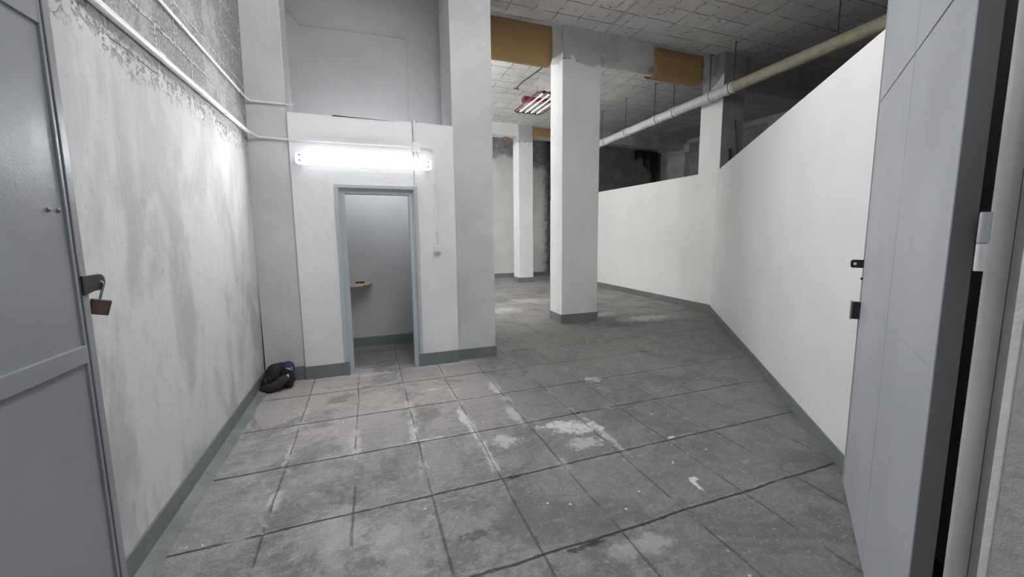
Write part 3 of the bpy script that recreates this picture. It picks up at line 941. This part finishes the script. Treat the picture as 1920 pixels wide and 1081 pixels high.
for yk in col_y:
    build('socket', MB().tube([(PX, yk + 0.12, pz(yk + .12)), (PX, yk + 0.11, pz(yk + .1)), (PX, yk - 0.07, pz(yk - .07)), (PX, yk - 0.08, pz(yk - .08))], 0.1, 28, rs=[0.09, 0.1, 0.1, 0.09]), M_pvc, e, smooth=True)
    mb = MB()
    mb.tube([(PX, yk - 0.008, pz(yk)), (PX, yk - 0.022, pz(yk))], 0.107, 28)
    build('clamp', mb, M_steel, e, smooth=True)
for yk in (9.74, 8.68, 7.62, 7.02, 6.08, 5.55, 3.9):
    m = MB().tube([(PX + 0.01, yk, pz(yk) + 0.09), (PX + 0.01, yk, CH)], 0.007, 8)
    m.tube([(PX + 0.01, yk, CH - 0.006), (PX + 0.07, yk, CH - 0.006)], 0.006, 8)
    build('hanger_rod', m, M_wire, e)

# ------------------------------------------------------------------ brown sheets draped under the beams
def sheet(x0, x1, ytop, ztop, zb, rad, tail, label, up=0.06):
    sec = [(ytop, ztop), (ytop - 0.012, (ztop + zb) / 2 + 0.1), (ytop - 0.012, zb + rad)]
    for i in range(1, 9):
        a = R(180 + 90 * i / 8)
        sec.append((ytop - 0.012 + rad + rad * math.cos(a), zb + rad + rad * math.sin(a)))
    yb = sec[-1][0]
    for i in range(1, 6):
        u = i / 5
        sec.append((yb + tail * u, zb + up * u * u))
    m = MB()
    nx = 20
    rows = [[m.bm.verts.new((x0 + (x1 - x0) * k / nx, y, z + 0.008 * mnoise.noise(Vector((x0 + k * 0.2, 0, 2))))) for k in range(nx + 1)] for y, z in sec]
    for i in range(len(rows) - 1):
        for k in range(nx):
            m.bm.faces.new((rows[i][k], rows[i][k + 1], rows[i + 1][k + 1], rows[i + 1][k]))
    o = build('hardboard_sheet', m, M_card, smooth=True)
    s = o.modifiers.new('thick', 'SOLIDIFY')
    s.thickness = 0.007
    s.offset = 0
    return tag(o, label, 'sheet', 'brown sheets bent around the beams')


sheet(1.30, 2.82, 6.07, 4.635, 4.10, 0.14, 0.14, 'wide brown sheet bent under the beam left of the large middle column', 0.05)
sheet(4.74, 5.80, 6.07, 4.625, 4.155, 0.13, 0.17, 'brown sheet curling under the beam between middle column and partition', 0.10)
sheet(4.82, 6.02, 11.725, 4.64, 4.385, 0.02, 0.02, 'small distant brown sheet on the beam beside the slim column', 0.0)

# ------------------------------------------------------------------ rods beyond the partition
tag(build('iron_rod', MB().tube([(6.33, 5.80, 3.52), (6.84, 5.70, 0.005)], 0.012, 8), M_rod, smooth=True), 'reddish iron rod leaning on the bare side of the partition column', 'rod', 'rods beyond the partition')
tag(build('iron_rod', MB().tube([(6.27, 5.82, 3.02), (6.40, 5.80, 0.01)], 0.022, 8), M_hardware, smooth=True), 'short dark post end behind the partition, left of the reddish rod', 'rod', 'rods beyond the partition')

# ------------------------------------------------------------------ shelf inside the booth
e = empty('wall_shelf', (-0.2, 5.7, 0.8), label='small shelf with yellowed top inside the booth', cat='shelf')
build('board', MB().prism([(-0.42, 5.62), (-0.06, 5.62), (0.02, 5.66), (0.06, 5.74), (0.05, 5.85), (-0.42, 5.85)], 0.855, 0.880), M_yellow, e, bevel=0.004)
build('front_lip', MB().prism([(-0.42, 5.605), (-0.06, 5.605), (-0.06, 5.62), (-0.42, 5.62)], 0.845, 0.875), M_soft, e, bevel=0.003)
tag(build('small_tool', MB().box(-0.145, -0.035, 5.72, 5.75, 0.880, 0.902), M_hardware, bevel=0.004), 'small dark metal piece lying on the booth shelf', 'tool')

# ------------------------------------------------------------------ left door leaf
LX, LY0, LY1, LH = -0.82, 0.60, 1.672, 3.0
ys = LY1 - 0.052        # panel edge of the stile
e = tag(empty('door_1', (LX, LY0, 0.01)), 'grey glossy steel door leaf at the left edge, with open padlock', 'door', kind=ST)
mb = MB()
mb.box(LX - 0.045, LX - 0.007, LY0, ys + 0.004, 0.01, LH)
mb.box(LX - 0.045, LX - 0.016, ys + 0.004, LY1 - 0.02, 0.01, LH)
build('panel', mb, M_leaf, e)


def yz(name, ya, yb, za, zb, xa=LX - 0.02, xb=LX, bev=0.002, mat=M_leaf):
    return build(name, MB().box(xa, xb, ya, yb, za, zb), mat, e, bevel=bev)


yz('rail', LY0, ys, 0.01, 0.10)
yz('rail', LY0, ys, 1.134, 1.188, xb=LX + 0.004)
yz('rail', LY0, ys, 2.105, 2.175)
yz('rail', LY0, ys, 2.92, LH)
yz('stile', ys, LY1 - 0.044, 0.01, LH)
yz('stile', LY0, LY0 + 0.05, 0.01, LH)
yz('closing_strip', LY1 - 0.028, LY1, 0.01, LH, xa=LX - 0.034, xb=LX - 0.002)
yz('bead', LY1 - 0.046, LY1 - 0.037, 0.01, LH, xa=LX - 0.03, xb=LX - 0.002, bev=0.003)
for yk in (1.562, 1.600):
    build('rivet', MB().ball((LX - 0.006, yk, 1.593), (0.006, 0.006, 0.007), 2), M_steel, e, smooth=True)
# hasp + padlock
hz = 1.372
pts = [(LY1 - 0.03, hz + 0.026), (LY1 + 0.045, hz + 0.026)] + [(LY1 + 0.05 + 0.026 * math.cos(R(a)), hz + 0.026 * math.sin(R(a))) for a in (70, 45, 20, 0, -20, -45, -70)] + [(LY1 + 0.045, hz - 0.026), (LY1 + 0.02, hz - 0.026), (LY1 - 0.03, hz - 0.034)]
m = MB().prism(pts, LX - 0.003, LX + 0.004, 'x')
build('hasp', m, M_hardware, e, bevel=0.0015)['label'] = 'dark iron hasp with rounded tab'
P0 = Vector((LX + 0.006, LY1 + 0.046, 1.290))
e2 = empty('padlock', P0 - Vector((0, 0, 0.02)), label='brown brass padlock hanging open on the left door leaf', cat='padlock')
ax = Vector((0.88, 0.40, -0.26)).normalized()
az = Vector((0.22, 0.12, 1)).normalized()
az = (az - ax * az.dot(ax)).normalized()
ay = az.cross(ax)
m = MB()
bw, bhh, bt = 0.025, 0.024, 0.010
mat4 = Matrix((ax, ay, az)).transposed().to_4x4()
mat4.translation = P0
prof = [(-bw, -bt * .5), (-bw * .8, -bt), (bw * .8, -bt), (bw, -bt * .5), (bw, bt * .5), (bw * .8, bt), (-bw * .8, bt), (-bw, bt * .5)]
m.prism(prof, -bhh, bhh, 'z', mat4)
build('lock_body', m, M_brass, e2, bevel=0.002)
m = MB()
m.prism([(x * .93, y * .9) for x, y in prof], bhh, bhh + 0.0012, 'z', mat4)
build('lock_top', m, M_steel, e2)
lp = lambda x, z: P0 + ax * x + az * z
m = MB().tube([lp(-0.004, bhh - 0.004), lp(-0.004, 0.072)] + [lp(-0.015 + 0.011 * math.cos(R(a)), 0.072 + 0.011 * math.sin(R(a))) for a in range(15, 181, 15)] + [lp(-0.026, 0.045)], 0.0035, 10)
build('shackle', m, M_steel, e2, smooth=True)

# the leaf stands a little past square
d1 = bpy.data.objects['door_1']
d1.location.x -= 0.034
d1.rotation_euler.z = R(-2.3)

# ------------------------------------------------------------------ right door leaf
HG = Vector((1.496, 0.634, 0))
FR = Vector((2.620, 1.460, 0))
da = (FR - HG).normalized()
LL = (FR - HG).length
dn = Vector((-da.y, da.x, 0))      # lit face normal, towards the room
e = tag(empty('door_2', (HG.x, HG.y, 0.01)), 'light grey panelled steel door leaf standing open at the right', 'door', kind=ST)
UP = Vector((0, 0, 1))


def lf(name, a, b, z0, z1, n0, n1, mat=M_leaf2, bev=0.0015):
    return build(name, MB().obox(HG, da, dn, UP, (a, b), (n0, n1), (z0, z1)), mat, e, bevel=bev)


lf('leaf_core', 0.0, LL, 0.01, LH, -0.052, -0.003, mat=M_core)
sm = 0.655
gp = 0.0035
for za, zb in ((0.012, 1.122), (1.1235, 2.197), (2.2045, LH)):
    lf('panel', 0.0, sm - gp, za, zb, -0.004, 0.0)
    lf('panel', sm + gp, LL - 0.012, za, zb, -0.004, 0.0)
lf('edge_strip', LL - 0.006, LL + 0.004, 0.01, LH, -0.05, 0.004)
# hinge
e3p = Vector((1.474, 0.558, 0))
m = MB().tube([(e3p.x, e3p.y, 1.487), (e3p.x, e3p.y, 1.565)], 0.0115, 14)
m.obox((e3p.x, e3p.y, 0), (0.85, 0.52, 0), (-0.52, 0.85, 0), UP, (0, 0.05), (-0.003, 0.003), (1.489, 1.563))
build('hinge', m, M_leaf2, e, smooth=True)
m = MB().tube([(e3p.x, e3p.y, 2.62), (e3p.x, e3p.y, 2.77)], 0.0115, 14)
build('hinge', m, M_leaf2, e, smooth=True)
# staple and bolt keeper on the free edge
Q0 = HG + da * (LL - 0.004)
m = MB()
tabp = [(0.0, 1.311), (0.052, 1.311), (0.060, 1.319), (0.060, 1.349), (0.052, 1.357), (0.0, 1.357)]
hole = [(0.040 + 0.008 * math.cos(R(a)), 1.334 + 0.008 * math.sin(R(a))) for a in range(0, 360, 36)]
mt = Matrix((dn, da, UP)).transposed().to_4x4()
mt.translation = Vector((Q0.x, Q0.y, 0))
m.prism(tabp, -0.002, 0.002, 'y', mt)
st_ = build('staple_tab', m, M_hardware, e, bevel=0.001)
m = MB().prism(hole, -0.003, 0.003, 'y', mt)
build('staple_hole', m, M_white, e)['label'] = 'bright hole of the staple tab'
m = MB()
m.obox(Q0, dn, da, UP, (0.0, 0.036), (-0.025, 0.005), (1.02, 1.118))
build('bolt_keeper', m, M_hardware, e, bevel=0.001)
m = MB()
m.obox(Q0, dn, da, UP, (0.036, 0.043), (-0.027, 0.007), (1.017, 1.121))
build('keeper_plate', m, M_steel, e, bevel=0.001)
for zk in (1.245, 1.105):
    m = MB().obox(Q0, dn, da, UP, (0.0, 0.010), (-0.016, -0.003), (zk, zk + 0.012))
    build('stop_lug', m, M_hardware, e, bevel=0.001)

# steel frame post on the right jamb
e = tag(empty('trim_3', (1.55, 0.56, 0)), 'grey steel door post between right door leaf and plastered reveal', 'trim', kind=ST)
m = MB()
m.prism([(1.486, 0.556), (1.492, 0.550), (1.545, 0.546), (1.60, 0.548), (1.612, 0.553), (1.612, 0.562), (1.60, 0.558), (1.545, 0.556)], 0, 3.0)
build('post', m, M_post, e, bevel=0.003)
m = MB().tube([(e3p.x, e3p.y, 1.415), (e3p.x, e3p.y, 1.485)], 0.0115, 14)
m.obox((e3p.x, e3p.y, 0), (1, -0.1, 0), (0.1, 1, 0), UP, (0, 0.04), (-0.004, 0.004), (1.417, 1.483))
build('hinge_half', m, M_post, e, smooth=True)
build('dark_joint', MB().box(1.60, 1.64, 0.560, 0.575, 0, 3.0), M_hardware, e)

# ------------------------------------------------------------------ slumped bag in the left corner
BC = Vector((-0.89, 4.55, 0.0))
e = empty('bag', BC, label='slumped black and navy bag on the floor in the left corner', cat='bag')


def lumps(name, balls, mat, vox=0.008, disp=0.012):
    m = MB()
    for c, r, *ro in balls:
        m.ball(Vector(c), r, 3, Matrix.Rotation(R(ro[0]), 3, ro[1]) if ro else None)
    for v in m.bm.verts:
        v.co.z = max(v.co.z, 0.001)
    o = build(name, m, mat, e, smooth=True)
    rm = o.modifiers.new('r', 'REMESH')
    rm.mode = 'VOXEL'
    rm.voxel_size = vox
    rm.use_smooth_shade = True
    sm_ = o.modifiers.new('s', 'SMOOTH')
    sm_.iterations = 3
    tx = bpy.data.textures.new(name + '_wrinkle', 'CLOUDS')
    tx.noise_scale = 0.05
    dp = o.modifiers.new('d', 'DISPLACE')
    dp.texture = tx
    dp.strength = disp
    dp.mid_level = 0.6
    return o


lumps('main_body', [((-0.905, 4.585, 0.12), (0.095, 0.10, 0.125)), ((-0.86, 4.60, 0.16), (0.10, 0.08, 0.085)), ((-0.95, 4.56, 0.09), (0.06, 0.09, 0.09)), ((-0.80, 4.58, 0.07), (0.07, 0.08, 0.07)), ((-0.90, 4.53, 0.05), (0.11, 0.07, 0.045))], M_black)
lumps('front_flap', [((-0.975, 4.46, 0.035), (0.05, 0.05, 0.035)), ((-0.93, 4.445, 0.045), (0.06, 0.045, 0.045), 12, 'Y'), ((-0.88, 4.44, 0.065), (0.06, 0.04, 0.05), -20, 'Y'), ((-0.835, 4.455, 0.095), (0.055, 0.035, 0.05), -35, 'Y'), ((-0.80, 4.475, 0.115), (0.04, 0.035, 0.045), -30, 'Y')], M_dkgrey)
lumps('side_fold', [((-0.985, 4.52, 0.06), (0.032, 0.06, 0.07)), ((-0.975, 4.50, 0.10), (0.022, 0.05, 0.045))], M_dkgrey)
lumps('side_base', [((-0.78, 4.52, 0.06), (0.045, 0.05, 0.065)), ((-0.765, 4.52, 0.11), (0.04, 0.045, 0.05))], M_black)
pk = lumps('pocket', [((-0.785, 4.545, 0.195), (0.062, 0.07, 0.072)), ((-0.80, 4.54, 0.155), (0.055, 0.06, 0.06))], M_navy, 0.006, 0.006)
vd = Vector((-0.785, 4.545, -1.33)).normalized()
vr = Vector((0.985, 0.17, 0)).normalized()
vu = vr.cross(vd).normalized()


def stitch(c, rad, pts, th, parent, name):
    m = MB()
    c = Vector(c)
    out = []
    for u, v in pts:
        q = vr * u + vu * v
        k = max(0.05, 1 - (q.length / rad) ** 2)
        out.append(c + q - vd * (rad * math.sqrt(k) + 0.007))
    m.tube(out, th, 6)
    return build(name, m, M_logo, parent, smooth=True)


stitch((-0.785, 4.545, 0.185), 0.064, [(-0.030, 0.028), (0.0, 0.026), (0.030, 0.016), (0.040, 0.004), (0.036, -0.018), (0.015, -0.008), (-0.010, 0.008), (-0.030, 0.028)], 0.0028, pk, 'emblem_outline')
stitch((-0.785, 4.545, 0.185), 0.066, [(-0.002, 0.010), (0.028, -0.002)], 0.004, pk, 'emblem_bar')
stitch((-0.785, 4.515, 0.125), 0.058, [(0.002, 0.020), (-0.010, 0.002), (0.010, -0.002)], 0.0042, pk, 'small_mark')
stitch((-0.785, 4.515, 0.125), 0.059, [(0.002, 0.016), (0.004, -0.012)], 0.0042, pk, 'small_mark')
